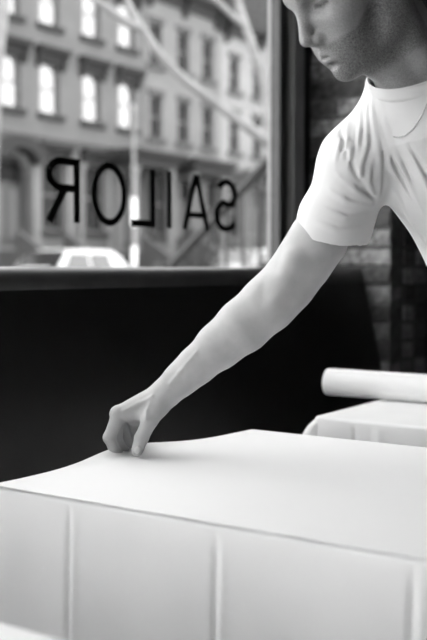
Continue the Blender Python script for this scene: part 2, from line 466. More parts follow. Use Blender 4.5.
# ================================================================== TABLES, CLOTHS, PAPER
TU, TV = 0.667, 0.80
def table(v0, u0, label):
    t = thing('dining_table', label, 'table', v0 + TV / 2, u0 + TU / 2, 0, 'restaurant tables in a row')
    MB().box(-TV / 2 + .045, TV / 2 - .012, -TU / 2 + .012, TU / 2 - .012, 0.715, 0.746).build('tabletop', 'wood', t, bevel=0.004)
    MB().lathe([(0.04, 0.03), (0.036, 0.1), (0.036, 0.70), (0.09, 0.715)], 20).build('pedestal', 'steel', t, smooth=40)
    b = MB().lathe([(0.22, 0.0), (0.22, 0.012), (0.10, 0.028), (0.04, 0.04)], 28)
    b.build('base', 'steel', t, smooth=40)
    return t
SHEAR = lambda v, u: (-0.014 + 0.047 * u / TU) * max(0.0, 1 - v / 0.45)     # the cloth and sheet lie a little askew
def cloth(v0, u0, label, creases, amp=1.0, seed=1, drop=0.285, ztop=0.7555, askew=False, flare=0.050):
    """draped cloth: flat top, rounded edge, hanging sides with pressed creases and soft corner folds"""
    r = random.Random(seed)
    hw, hl, cr = TV / 2, TU / 2, 0.022
    per = []                                   # perimeter: (x, y, nx, ny, side, along, corner weight)
    def line(x0, y0, x1, y1, nx, ny, side):
        L_ = math.hypot(x1 - x0, y1 - y0); n = int(L_ / 0.0045)
        for i in range(n):
            f = i / n; per.append((x0 + (x1 - x0) * f, y0 + (y1 - y0) * f, nx, ny, side, f * L_, L_))
    def corner(cx, cy, a0):
        for i in range(10):
            a = math.radians(a0 + 9 * i); per.append((cx + cr * math.cos(a), cy + cr * math.sin(a), math.cos(a), math.sin(a), 9, i / 10, 1))
    line(-hw + cr, -hl, hw - cr, -hl, 0, -1, 0); corner(hw - cr, -hl + cr, 270)
    line(hw, -hl + cr, hw, hl - cr, 1, 0, 1); corner(hw - cr, hl - cr, 0)
    line(hw - cr, hl, -hw + cr, hl, 0, 1, 2); corner(-hw + cr, hl - cr, 90)
    line(-hw, hl - cr, -hw, -hl + cr, -1, 0, 3); corner(-hw + cr, -hl + cr, 180)
    n = len(per); mb = MB(); er = 0.006
    rings = [(-0.018, 0.0)] + [(-er + er * math.sin(a), -er + er * math.cos(a)) for a in np.linspace(0, math.pi / 2, 5)]
    steps = 22
    rings += [(None, -er - (drop - er) * (k / steps)) for k in range(1, steps + 1)]
    ph = [r.uniform(0, 6.28) for _ in range(6)]
    for off, dz in rings:
        d = max(0.0, -dz - er) / drop
        for (x, y, nx, ny, side, s_, L_) in per:
            e = off
            if e is None:
                e = 0.010 * d
                if side == 9:
                    e += flare * (d + 0.6 * d ** 0.5) * math.sin(math.pi * min(1, max(0, s_)))
                else:
                    edge = min(s_, L_ - s_)
                    e += 0.25 * flare * d ** 0.5 * math.exp(-(edge / 0.05) ** 2)
                    e += amp * 0.0040 * d * (math.sin(s_ * 21 + ph[side]) + 0.6 * math.sin(s_ * 43 + ph[(side + 2) % 6]))
                    for (cs, cp, cw, ca) in creases:
                        if cs == side:
                            q = (s_ - cp) / cw
                            ramp = min(1.0, d * 7)
                            e += ramp * (-ca * math.exp(-q * q) + ca * 0.35 * math.exp(-((q - 2.0) / 1.6) ** 2))
            sx = SHEAR(x + hw, y + hl) if askew else 0.0
            mb.v.append((x + nx * e + sx, y + ny * e, ztop + dz))
    R = len(rings)
    for i in range(R - 1):
        for k in range(n):
            mb.f.append((i * n + k, (i + 1) * n + k, (i + 1) * n + (k + 1) % n, i * n + (k + 1) % n))
    mb.f.append(tuple(range(n)))
    o = mb.build('tablecloth', 'cloth', smooth=180)
    place(o, v0 + TV / 2, u0 + TU / 2, 0)
    so = o.modifiers.new('thickness', 'SOLIDIFY'); so.thickness = 0.0012; so.offset = 1
    return tag(o, label, 'tablecloth', 'white tablecloths')
fv = lambda x, y: on_u(x, y, -0.004)[0]
cr1 = [(0, fv(66, 560) - .008, 0.0042, 0.0055), (0, fv(216, 580) - .022, 0.0045, 0.0050), (0, fv(412, 600) - .022, 0.0045, 0.0050), (0, fv(140, 560) - .022, 0.03, 0.0015),
       (2, 0.2, 0.006, 0.005), (2, 0.5, 0.006, 0.005), (1, 0.3, 0.006, 0.005), (3, 0.33, 0.006, 0.005)]
table(0, 0, 'table under the white cloth the man leans over')
cloth(0, 0, 'white pressed tablecloth hanging from the table the man leans over', cr1, 0.7, 3, askew=True)
T2V, T2U = 0.042, 0.905
table(T2V, T2U, 'table under the white cloth that carries the paper roll')
cr2 = [(0, 0.085, 0.006, 0.004), (0, 0.14, 0.012, -0.006), (0, 0.25, 0.008, 0.004), (0, 0.33, 0.008, 0.005), (0, 0.5, 0.008, 0.005)]
cloth(T2V, T2U, 'white tablecloth on the table under the paper roll', cr2, 2.2, 8, flare=0.09)
T0U = -0.405 - TU
table(0, T0U, 'nearest table under a white cloth, cut by the bottom left corner')
cloth(0, T0U, 'white tablecloth of the nearest table at the bottom left corner', [(2, 0.25, 0.006, 0.005)], 1.0, 5)

# ---- the sheet of paper being laid on the cloth, pinched and lifted by the hand
HU = 0.325
def sheet():
    nx, ny = 90, 76
    mb = MB(); e = 0.0035
    def pt(i, j, top):
        x = i / nx; y = j / ny
        v = -e + (TV + 2 * e) * x; u = -e + (TU + 2 * e) * y
        g = math.exp(-((u - HU) / 0.125) ** 2)
        fade = max(0.0, 1 - v / 0.10)
        v2 = v - 0.030 * g * fade ** 1.5 + SHEAR(v, u)
        z = 0.7572 + 0.011 * g * max(0.0, 1 - (v + e) / 0.028) ** 1.6
        # slight waves along the free edges
        ed = math.exp(-((u + e) / 0.02) ** 2)
        wv = 0.5 * math.sin(v * 17 + 0.6) + 0.5 * math.sin(v * 41)
        bump = math.exp(-((v - 0.512) / 0.02) ** 2) - 0.8 * math.exp(-((v - 0.475) / 0.022) ** 2)
        u2 = u + ed * (-0.0012 * wv - 0.002 * bump)
        z += ed * (0.0006 * (wv + 1) + 0.0012 * (bump + .8))
        return (v2, u2, z + (0.0011 if top else 0.0))
    for top in (0, 1):
        for j in range(ny + 1):
            for i in range(nx + 1): mb.v.append(pt(i, j, top))
    N = (nx + 1) * (ny + 1); idx = lambda i, j, t: t * N + j * (nx + 1) + i
    for j in range(ny):
        for i in range(nx):
            mb.f.append((idx(i, j, 1), idx(i + 1, j, 1), idx(i + 1, j + 1, 1), idx(i, j + 1, 1)))
            mb.f.append((idx(i, j, 0), idx(i, j + 1, 0), idx(i + 1, j + 1, 0), idx(i + 1, j, 0)))
    for i in range(nx):
        mb.f.append((idx(i, 0, 0), idx(i + 1, 0, 0), idx(i + 1, 0, 1), idx(i, 0, 1)))
        mb.f.append((idx(i, ny, 0), idx(i, ny, 1), idx(i + 1, ny, 1), idx(i + 1, ny, 0)))
    for j in range(ny):
        mb.f.append((idx(0, j, 0), idx(0, j, 1), idx(0, j + 1, 1), idx(0, j + 1, 0)))
        mb.f.append((idx(nx, j, 0), idx(nx, j + 1, 0), idx(nx, j + 1, 1), idx(nx, j, 1)))
    o = mb.build('paper_cover', 'paper', smooth=50)
    place(o, 0, 0, 0)
    return tag(o, 'large white paper sheet laid over the table, its edge held by the hand', 'paper sheet')
sheet()

# ---- roll of paper on the second table
def roll():
    r = 0.0355
    v0 = on_u(328, 382, T2U + 0.355)[0]
    t = thing('paper_roll', 'thick roll of white paper lying across the far table', 'paper roll', v0, T2U + 0.355, TOP)
    Lr = 0.92; n = 48; mb = MB(); turns = 1.0
    # outer wrap: a spiral tail that ends in a thin free edge
    prof = []
    for k in range(n + 1):
        a = 2 * math.pi * k / n + 2.2
        rr = r - 0.0012 * (1 - k / n)
        prof.append((rr * math.cos(a), rr * math.sin(a) + r))
    inner = [(0.014 * math.cos(a), 0.014 * math.sin(a) + r) for a in [2 * math.pi * k / n + 2.2 for k in range(n + 1)]]
    vs = []
    for x in (0.0, 0.002, Lr - 0.002, Lr):
        sc = 0.985 if x in (0.0, Lr) else 1.0
        for p in prof: vs.append((x, p[0] * sc, (p[1] - r) * sc + r))
    m = n + 1
    fs = [(i * m + k, i * m + k + 1, (i + 1) * m + k + 1, (i + 1) * m + k) for i in range(3) for k in range(n)]
    fs += [(i * m + n, i * m, (i + 1) * m, (i + 1) * m + n) for i in range(3)]
    o1 = len(vs)
    for x in (0.0, Lr):
        for p in inner: vs.append((x, p[0], p[1]))
    for k in range(n):
        fs.append((k, o1 + k, o1 + k + 1, k + 1)); fs.append((3 * m + k, 3 * m + k + 1, o1 + m + k + 1, o1 + m + k))
        fs.append((o1 + k, o1 + m + k, o1 + m + k + 1, o1 + k + 1))
    mb.add(vs, fs).build('paper', 'paper', t, smooth=40)
    c = MB(); tube = [(0.0145, 0), (0.0145, 1)]
    c.tube([(0.001, 0, r), (Lr - 0.001, 0, r)], 0.0138, 20).build('core', 'wood', t, smooth=40)
roll()

# ================================================================== THE STREET
FV = CV - 25.0                 # house fronts across the street
struct('ground_near_pavement', MB().box(-5.2, -0.86, -12, 45, -0.2, -0.02), 'pavement', 'near pavement outside the window')
struct('ground_road', MB().box(-15.2, -5.2, -12, 45, -0.3, -0.16), 'asphalt', 'asphalt street')
struct('ground_far_pavement', MB().box(FV - 0.4, -15.35, -12, 45, -0.3, -0.02), 'pavement', 'far pavement in front of the row houses')
struct('trim_kerb', MB().box(-15.35, -15.2, -12, 45, -0.3, -0.02).box(-5.35, -5.2, -12, 45, -0.25, -0.02), 'kerb', 'stone kerbs along the street')

fu = lambda x: on_v(x, 100, FV)[0]
WU = [fu(x) for x in (10, 50, 92, 127, 156, 183.5, 208, 234.5)]
pitch = (WU[-1] - WU[0]) / 7
WU = [WU[0] - 2 * pitch, WU[0] - pitch] + WU + [WU[-1] + pitch, WU[-1] + 2 * pitch]
print('window pitch', pitch, WU[:4])
shared = {}
def smesh(key, fn, mat):
    if key not in shared:
        me = fn().mesh(key[0]); me.materials.append(M[mat]); shared[key] = me
    return shared[key]
def win_unit(h, uc, z0, z1, w, hood, bright, trim):
    """sash window with pane children, sill and hood as parts of the house"""
    H = z1 - z0
    fr = smesh(('window', w, H), lambda: MB().box(-.20, -.12, -w / 2, -w / 2 + .05, 0, H).box(-.20, -.12, w / 2 - .05, w / 2, 0, H).box(-.20, -.12, -w / 2, w / 2, 0, .08)
               .box(-.20, -.12, -w / 2, w / 2, H - .08, H).box(-.19, -.11, -w / 2, w / 2, H / 2 - .035, H / 2 + .035), 'sash')
    o = link('window', fr, h); o.location = (0, uc, z0)
    pk = 'pane_bright' if bright else 'pane_dim'
    for a in (0.07, H / 2):
        p = link('pane', smesh(('pane', w, H, pk), lambda: MB().box(-.17, -.16, -w / 2 + .04, w / 2 - .04, 0, H / 2 - .06), pk), o)
        p.location = (0.012 if a < .1 else 0.0, 0, a)
    if not bright:
        mu = link('glazing_bar', smesh(('glazing_bar', w, H), lambda: MB().box(-.17, -.14, -.02, .02, .07, H - .07), 'sash'), o)
    s = link('window_sill', smesh(('window_sill', w, trim), lambda: MB().box(-.3, .16, -w / 2 - .16, w / 2 + .16, -.2, 0), trim), h)
    s.location = (0, uc, z0)
    if hood:
        def mk():
            m = MB().box(-.05, .16, -w / 2 - .14, w / 2 + .14, .0, .30)
            m.prism([(-.05, .30), (.34, .30), (.42, .44), (.42, .52), (-.05, .56)], 1, -w / 2 - .26, w / 2 + .26)
            for sgn in (-1, 1):
                m.prism([(-.05, -.25), (.10, -.20), (.24, .12), (.28, .30), (-.05, .30)], 1, sgn * (w / 2 + .13) - .09, sgn * (w / 2 + .13) + .09)
            return m
        q = link('window_hood', smesh(('window_hood', w, trim), mk, trim), h); q.location = (0, uc, z1)
    else:
        q = link('window_lintel', smesh(('window_lintel', w, trim), lambda: MB().box(-.05, .07, -w / 2 - .12, w / 2 + .12, 0, .22), trim), h); q.location = (0, uc, z1)

def house(name, label, u0, u1, wins, wallmat, doors, low, rows, z_cor, trim, lowmat):
    h = thing(name, label, 'house', FV, (u0 + u1) / 2, 0, 'row houses across the street')
    du = -(u0 + u1) / 2
    holes = []
    for (z0, z1, hood, w, br) in rows:
        for i, uc in enumerate(wins): holes.append((uc + du - w / 2, uc + du + w / 2, z0, z1))
    for uc in low: holes.append((uc + du - .55, uc + du + .55, 2.5, 5.05))
    for uc, arch in doors: holes.append((uc + du - .8, uc + du + .8, 1.9, 5.0))
    holes_wall(MB(), -.45, 0, u0 + du, u1 + du, -0.02, z_cor, holes).build('facade', wallmat, h)
    MB().box(-8, -.6, u0 + du, u1 + du, 0, z_cor - .3).build('house_body', 'doorwood', h)
    for (z0, z1, hood, w, br) in rows:
        for uc in wins: win_unit(h, uc + du, z0, z1, w, hood, br, trim)
    for uc in low:
        win_unit(h, uc + du, 2.5, 5.05, 1.1, True, False, lowmat)
        for sgn in (-1, 1):     # flat pilasters beside the parlour windows
            p = link('pilaster', smesh(('pilaster',), lambda: MB().box(-.02, .12, -.13, .13, 1.9, 5.0).box(-.02, .18, -.18, .18, 4.8, 5.02).box(-.02, .18, -.18, .18, 1.7, 1.95), 'trimpale'), h)
            p.location = (0, uc + du + sgn * .78, 0)
    for uc, arch in doors:
        c = uc + du
        d = MB().box(-.42, -.34, c - .8, c + .8, 1.9, 5.0).build('door', 'doorwood', h)
        for sgn in (-1, 1):
            MB().box(-.34, -.31, c + sgn * .38 - .27, c + sgn * .38 + .27, 2.2, 3.9).build('door_panel', 'sash', d)
        MB().box(-.34, -.31, c - .66, c + .66, 4.15, 4.8).build('fanlight', 'pane_dim', d)
        ped = MB()
        if arch:               # arched hood on brackets
            outer = [(c + 1.25 * math.cos(a), 5.0 + .62 * math.sin(a)) for a in np.linspace(0, math.pi, 15)]
            innr = [(c + .8 * math.cos(a), 4.72 + .52 * math.sin(a)) for a in np.linspace(math.pi, 0, 15)]
            MB().prism(outer + innr, 0, -.1, .55).build('door_hood', lowmat, h)
            sur = [(c + .82 * math.cos(a), 4.2 + .82 * math.sin(a)) for a in np.linspace(0, math.pi, 15)]
            out2 = [(c - .82, 5.05), (c + .82, 5.05)]
            MB().prism(sur + out2[:1] + out2[1:], 0, -.3, .03).build('arch_surround', 'trimpale', h)
            for sgn in (-1, 1):
                MB().box(-.1, .2, c + sgn * 1.0 - .17, c + sgn * 1.0 + .17, 1.5, 4.7).build('pilaster', 'trimpale', h)
        else:                  # portico on columns
            MB().box(-.1, 1.25, c - 1.35, c + 1.35, 5.05, 5.35).prism([(-.1, 5.35), (1.3, 5.35), (1.5, 5.55), (1.5, 5.68), (-.1, 5.72)], 1, c - 1.55, c + 1.55).build('portico_roof', lowmat, h)
            for sgn in (-1, 1):
                MB().lathe([(.24, 1.7), (.24, 1.85), (.17, 1.95), (.19, 2.6), (.15, 4.75), (.22, 4.9), (.24, 5.05)], 14, (1.0, c + sgn * 1.12)).build('column', 'trimpale', h, smooth=40)
                MB().box(-.05, .12, c + sgn * 1.0 - .16, c + sgn * 1.0 + .16, 1.7, 5.05).build('pilaster', 'trimpale', h)
        MB().box(0, 1.4, c - 1.3, c + 1.3, -.02, 1.72).build('stoop_landing', 'trimmid', h)
        for k in range(9):
            st = MB().box(1.4 + .28 * k, 1.4 + .28 * (k + 1), c - 1.0, c + 1.0, -.02, 1.72 - .18 * (k + 1) + .02).build('step', 'trimmid', h)
        for sgn in (-1, 1):
            MB().prism([(1.4, -.02), (1.4, 2.4), (3.9, .9), (3.9, -.02)], 1, c + sgn * 1.12 - .11, c + sgn * 1.12 + .11).build('stoop_wall', 'trimmid', h)
    MB().box(-.05, .10, u0 + du, u1 + du, 5.75, 5.95).build('band_course', wallmat, h)
    cm = MB().prism([(-.1, z_cor), (.12, z_cor), (.18, z_cor + .35), (.72, z_cor + .45), (.80, z_cor + .78), (-.1, z_cor + .85)], 1, u0 + du, u1 + du).build('cornice', 'cornice', h)
    if z_cor < 11.8: MB().box(-.1, .6, u0 + du, u1 + du, z_cor + .85, z_cor + 2.3).build('parapet', 'cornice', h)
    nb = int((u1 - u0) / 1.7)
    for k in range(nb):
        b = link('bracket', smesh(('bracket',), lambda: MB().prism([(.0, -.35), (.16, -.3), (.3, .1), (.66, .42), (.66, .46), (.0, .46)], 1, -.1, .1), 'cornice'), cm)
        b.location = (0, u0 + du + .4 + k * (u1 - u0 - .8) / max(nb - 1, 1), z_cor)
    return h
g = pitch / 2
R1 = (6.62, 8.42); R2 = (9.75, 11.5)
house('row_house', 'grey stone row house at the left with an arched entrance door', WU[0] - g - 4 * pitch, WU[2] + g, [WU[0] - k * pitch for k in (4, 3, 2, 1)] + WU[0:3], 'stoneA', [(WU[2] + .05, True)], [WU[0] - 4 * pitch, WU[0] - 3 * pitch, WU[0] - 2 * pitch, WU[0] - pitch, WU[0], WU[1]],
      [(R1[0], R1[1], True, .98, True), (R2[0], R2[1], True, .98, True)], 12.6, 'trimdark', 'trimdark')
house('row_house', 'grey stone row house with three bright windows and dark hoods', WU[2] + g, WU[5] + g, WU[3:6], 'stoneB', [(WU[5] + .35, False)], [WU[3] + .1, WU[4] + .1],
      [(R1[0], R1[1], True, .98, True), (R2[0], R2[1], True, .98, True)], 13.3, 'trimdark', 'trimdark')
house('row_house', 'pale stone row house with dark tall windows behind the branches', WU[5] + g, WU[8] + g, WU[6:9], 'stoneC', [(WU[7] + .4, False)], [WU[6] + .2, WU[8] + .1],
      [(6.45, 8.2, False, .82, False), (9.4, 11.1, False, .82, False)], 12.0, 'trimmid', 'trimdark')
house('row_house', 'whitish painted row house at the right beside the window frame', WU[8] + g, WU[11] + g, WU[9:12], 'stoneD', [(WU[10] + .4, False)], [WU[9]],
      [(6.45, 8.2, False, .82, False), (9.2, 10.7, False, .82, False)], 11.6, 'trimmid', 'trimmid')

# ---- street trees (bare, pale)
def limb(o, pts, name='branch', parent=None):
    P = [at(x, y, Y) for x, y, Y, r in pts]; R_ = [r for *_, r in pts]
    # smooth the polyline
    Q, RR = [], []
    for i in range(len(P) - 1):
        p0 = P[max(i - 1, 0)]; p1 = P[i]; p2 = P[i + 1]; p3 = P[min(i + 2, len(P) - 1)]
        for t in np.linspace(0, 1, 6, endpoint=False):
            Q.append(0.5 * (2 * p1 + (p2 - p0) * t + (2 * p0 - 5 * p1 + 4 * p2 - p3) * t * t + (3 * p1 - p0 - 3 * p2 + p3) * t ** 3)); RR.append(R_[i] * (1 - t) + R_[i + 1] * t)
    Q.append(P[-1]); RR.append(R_[-1])
    base = np.array(o.location)
    return MB().tube([q - base for q in Q], RR, 10).build(name, 'bark', parent or o, smooth=60)
def tree(label, bx, Y):
    o = bpy.data.objects.new('street_tree', None); COL.objects.link(o)
    b = at(bx, 270, Y); o.location = (b[0], b[1], -0.02)
    return tag(o, label, 'tree', 'bare street trees')
t1 = tree('pale bare street tree with a long branch slanting across the window', 284, 11.0)
limb(t1, [(284, 368, 11.0, .16), (283, 260, 11.0, .14), (279, 175, 11.0, .12), (272, 138, 11.0, .10)], 'trunk')
limb(t1, [(274, 145, 11.0, .085), (252, 130, 10.9, .062), (214, 102, 10.8, .052), (185, 80, 10.7, .050), (160, 55, 10.6, .050), (143, 31, 10.5, .048), (122, 19, 10.4, .042), (96, 0, 10.3, .036), (70, -16, 10.2, .026), (40, -40, 10.1, .015)])
limb(t1, [(143, 31, 10.5, .042), (134, 14, 10.6, .036), (126, -3, 10.7, .030), (112, -35, 10.8, .016)])
limb(t1, [(273, 142, 11.0, .09), (264, 84, 11.1, .055), (252, 44, 11.1, .050), (240, 8, 11.2, .046), (232, -30, 11.2, .03)])
limb(t1, [(246, 26, 11.15, .042), (232, 15, 11.1, .036), (216, 0, 11.0, .03), (196, -14, 10.9, .02)])
limb(t1, [(262, 78, 11.1, .03), (270, 40, 11.3, .022), (274, -10, 11.5, .014)])
t2 = tree('pale bare street tree trunk at the far left edge of the window', -8, 13.0)
limb(t2, [(-14, 355, 13.0, .15), (-12, 200, 13.0, .12), (-6, 90, 13.0, .10), (-1, 40, 13.0, .085), (4, 5, 13.0, .07), (8, -40, 13.0, .05)], 'trunk')
limb(t2, [(1, 25, 13.0, .05), (-12, 0, 13.0, .04), (-30, -30, 13.0, .02)])

# ---- street lamp pole on the far pavement
pu, _ = on_v(134, 200, -15.9)
lp = thing('street_pole', 'slim grey street pole with white bands on the far pavement', 'pole', -15.9, pu, -0.02)
MB().lathe([(.13, 0), (.13, .3), (.06, .38), (.052, 1.2), (.045, 5.4), (.06, 5.42), (.06, 5.5), (.02, 5.56)], 14).build('pole', 'polegrey', lp, smooth=40)
MB().lathe([(.075, 1.2), (.075, 1.75)], 14).build('band', 'polewhite', lp, smooth=40)
MB().lathe([(.075, 2.3), (.075, 3.05)], 14).build('band', 'polewhite', lp, smooth=40)

# ---- stoop with an iron handrail next door, on this side of the street
su = CU + 8.0 * float(ray(262, 200) @ U)
st = thing('stoop_railing', 'dark iron stair railing rising beside the window frame', 'railing', 0, su, -0.02)
q0 = on_u(238, 191, su); q1 = on_u(276, 150, su)
sl = (q1[1] - q0[1]) / (q1[0] - q0[0])
va, vb = q0[0] - .75, -1.0
zr = lambda v: q0[1] + sl * (v - q0[0])
vtop = q1[0] + .6
rail = [(va, 0, zr(va)), (vtop, 0, zr(vtop)), (vb, 0, zr(vtop))]
MB().tube(rail, .042, 8).build('handrail', 'iron', st)
MB().tube([(va, 0, zr(va) - .8), (vtop, 0, zr(vtop) - .8), (vb, 0, zr(vtop) - .8)], .016, 6).build('bottom_rail', 'iron', st)
x = va
while x < vb:
    zt = zr(min(x, vtop))
    MB().tube([(x, 0, zt - .82), (x, 0, zt)], .014, 6).build('baluster', 'iron', st); x += .16
MB().box(va - .08, va + .02, -.05, .05, 0, zr(va) + .1).build('newel_post', 'iron', st)
sp_ = thing('stone_stoop', 'stone steps under the dark iron stair railing', 'steps', 0, su + .75, -0.02)
nst = 8
for k in range(nst):
    a = va + (vtop - va) * k / nst
    MB().box(a, vb, -.72, .72, (zr(va) - .85) + (zr(vtop) - zr(va)) * k / nst if k else 0, (zr(va) - .85) + (zr(vtop) - zr(va)) * (k + 1) / nst).build('step', 'pavement', sp_)

# ---- parked cars on the far side
def car(label, u0, mat, v0, L_, H_, suv):
    c = thing('parked_car', label, 'car', v0, u0, -0.16, 'cars parked across the street')
    w = .88
    # side outline in (along, height)
    bod = [(0, .35), (.05, .72), (.25, .90), (1.0, 1.0), (L_ - 1.1 if not suv else L_ - .25, 1.04), (L_ - .12, .98), (L_, .7), (L_ - .02, .35), (L_ - .4, .24), (.4, .24)]
    roof = [(1.0, .98), (1.65, H_ - .06), (2.1, H_), (L_ - 1.15, H_ - .01), (L_ - (.5 if suv else .9), H_ - .12), (L_ - (.2 if suv else .35), 1.02)]
    def loft(prof, wa, wb, zlo, zhi):
        m = MB(); n = len(prof); vs = []
        def wid(z): return wa + (wb - wa) * max(0, min(1, (z - zlo) / (zhi - zlo)))
        for sg in (-1, -.6, .6, 1):
            for (a, z) in prof:
                zz = z if abs(sg) < 1 else z - .03 * (z > .6)
                vs.append((sg * wid(z), a, zz))
        fs = [(r * n + i, r * n + (i + 1) % n, (r + 1) * n + (i + 1) % n, (r + 1) * n + i) for r in range(3) for i in range(n)]
        fs += [tuple(range(n))[::-1], tuple(range(3 * n, 4 * n))]
        return m.add(vs, fs)
    loft(bod, w, w * .93, .3, 1.0).build('body', mat, c, bevel=.04, smooth=40)
    loft(roof, w * .9, w * .70, 1.0, H_).build('cabin', mat, c, bevel=.04, smooth=40)
    for sg in (-1, 1):
        for (a0, a1, b0, b1) in ((1.30, 2.25, 1.72, 2.25), (2.35, L_ - 1.3, 2.35, L_ - 1.35)):
            z0, z1 = 1.06, H_ - .12
            wx0, wx1 = w * .9 + .004, w * .9 + (w * .70 - w * .9) * ((z1 - 1.0) / (H_ - 1)) + .012
            vs = [(sg * wx0, a0, z0), (sg * wx0, a1, z0), (sg * wx1, b1, z1), (sg * wx1, b0, z1)]
            vs += [(p[0] - sg * .03, p[1], p[2]) for p in vs]
            MB().add(vs, [(0, 1, 2, 3), (7, 6, 5, 4), (0, 4, 5, 1), (1, 5, 6, 2), (2, 6, 7, 3), (3, 7, 4, 0)]).build('side_window', 'carglass', c)
        for a in (.85, L_ - .85):
            wh = MB().tube([(sg * (w - .2), a, .33), (sg * (w + .01), a, .33)], .33, 24).build('wheel', 'tyre', c)
            MB().tube([(sg * (w), a, .33), (sg * (w + .02), a, .33)], .2, 16).build('hubcap', 'hub', wh)
        MB().box(sg * .62 - .16, sg * .62 + .16, -.0, .14, .66, .80).build('headlamp', 'lamp', c, bevel=.02)
        MB().box(sg * .98 - .09, sg * .98 + .09, 1.42, 1.52, 1.08, 1.22).build('wing_mirror', mat, c, bevel=.02)
    for (a, z, b, y2) in ((1.08, 1.03, 1.63, H_ - .08), (L_ - (.26 if suv else .42), 1.06, L_ - (.5 if suv else .88), H_ - .15)):
        d = -.012 if a < 2 else .012
        vs = [(-.68, a + d, z), (.68, a + d, z), (.55, b + d, y2 + .012), (-.55, b + d, y2 + .012)]
        vs += [(p[0], p[1] - d * 2, p[2] - .02) for p in vs]
        MB().add(vs, [(0, 1, 2, 3), (7, 6, 5, 4), (0, 4, 5, 1), (1, 5, 6, 2), (2, 6, 7, 3), (3, 7, 4, 0)]).build('windscreen' if a < 2 else 'rear_window', 'carglass', c)
    MB().box(-.5, .5, -.02, .05, .36, .6).build('grille', 'tyre', c)
    return c
cu = on_v(15, 250, -14.2)[0]
car('white parked car below the large letters R and O', cu - .7, 'carwhite', -14.2, 4.3, 1.72, False)
cu2 = on_v(205, 250, -14.2)[0]
car('silver parked car low beside the right window frame', cu2, 'carsilver', -14.2, 4.6, 1.86, True)

# ---- dark evergreen shrub between the cars
def shrub(label, x, Yv, top, rad):
    uu, zz = on_v(x, top, Yv)
    o = thing('evergreen_shrub', label, 'shrub', Yv, uu, -0.02)
    MB().tube([(0, 0, 0), (0.02, 0, .5)], .04, 8).build('stem', 'bark', o)
    r = random.Random(int(x)); mb = MB()
    for k in range(900):
        a = r.uniform(0, 6.28); c = r.uniform(-1, 1); q = r.uniform(.6, 1) * rad; s = math.sqrt(1 - c * c)
        ctr = Vector((q * s * math.cos(a), q * s * math.sin(a), zz * .52 + c * zz * .47 * r.uniform(.8, 1.05)))
        d = Vector((r.uniform(-1, 1), r.uniform(-1, 1), r.uniform(-.3, 1))).normalized(); e = d.orthogonal().normalized()
        l = r.uniform(.08, .14)
        mb.add([ctr - e * l * .35, ctr + d * l, ctr + e * l * .35, ctr - d * l * .6], [(0, 1, 2), (0, 2, 3)])
    f = mb.build('foliage', 'leaf', o); f['kind'] = 'stuff'
shrub('dark evergreen shrub on the far pavement between the two parked cars', 191, -17.5, 226, .55)

# ================================================================== THE MAN
# a small signed-distance modeller: smooth unions of tapered limbs and ellipsoids, meshed with surface nets
class Cone:
    def __init__(s, a, b, ra, rb):
        s.a = np.array(a, float); s.b = np.array(b, float); s.ra = ra; s.rb = rb
        m = max(ra, rb); s.lo = np.minimum(s.a, s.b) - m; s.hi = np.maximum(s.a, s.b) + m
    def d(s, P):
        ba = s.b - s.a; l2 = max(ba @ ba, 1e-12)
        t = np.clip(((P - s.a) @ ba) / l2, 0, 1)
        return np.linalg.norm(P - s.a - t[:, None] * ba, axis=1) - (s.ra + (s.rb - s.ra) * t)
class Ell:
    def __init__(s, c, r, R=None):
        s.c = np.array(c, float); s.r = np.array(r, float); s.R = np.eye(3) if R is None else np.array(R, float)   # rows = axes
        e = np.sqrt(((s.R * s.r[:, None]) ** 2).sum(0)); s.lo = s.c - e; s.hi = s.c + e
    def d(s, P):
        q = (P - s.c) @ s.R.T
        k0 = np.linalg.norm(q / s.r, axis=1); k1 = np.linalg.norm(q / (s.r ** 2), axis=1)
        return k0 * (k0 - 1) / np.maximum(k1, 1e-9)
class Half:
    def __init__(s, p, n):
        s.p = np.array(p, float); s.n = np.array(n, float) / np.linalg.norm(n); s.lo = np.array([-9.] * 3); s.hi = np.array([9.] * 3)
    def d(s, P): return (P - s.p) @ s.n
def unit(a): a = np.array(a, float); return a / np.linalg.norm(a)
class CapCut:           # everything beyond the sleeve hem, near the sleeve only
    def __init__(s, p, n, rad):
        s.p = np.array(p); s.n = unit(n); s.lo = s.p - rad; s.hi = s.p + rad; s.rad = rad
    def d(s, P):
        q = (P - s.p) @ s.n
        return np.maximum(-q, np.linalg.norm(P - s.p, axis=1) - s.rad)
MARG = 0.045
def field(ops, P):
    D = np.full(len(P), 0.06)
    for op, pr, k in ops:
        m = np.all((P > pr.lo - MARG - k) & (P < pr.hi + MARG + k), axis=1)
        if not m.any(): continue
        e = pr.d(P[m]); d = D[m]
        if op == 'u':
            h = np.maximum(k - np.abs(d - e), 0) / k if k > 0 else 0
            D[m] = np.minimum(d, e) - h * h * k * .25
        else:           # subtract
            e = -e
            h = np.maximum(k - np.abs(d - e), 0) / k if k > 0 else 0
            D[m] = np.maximum(d, e) + h * h * k * .25
    return D
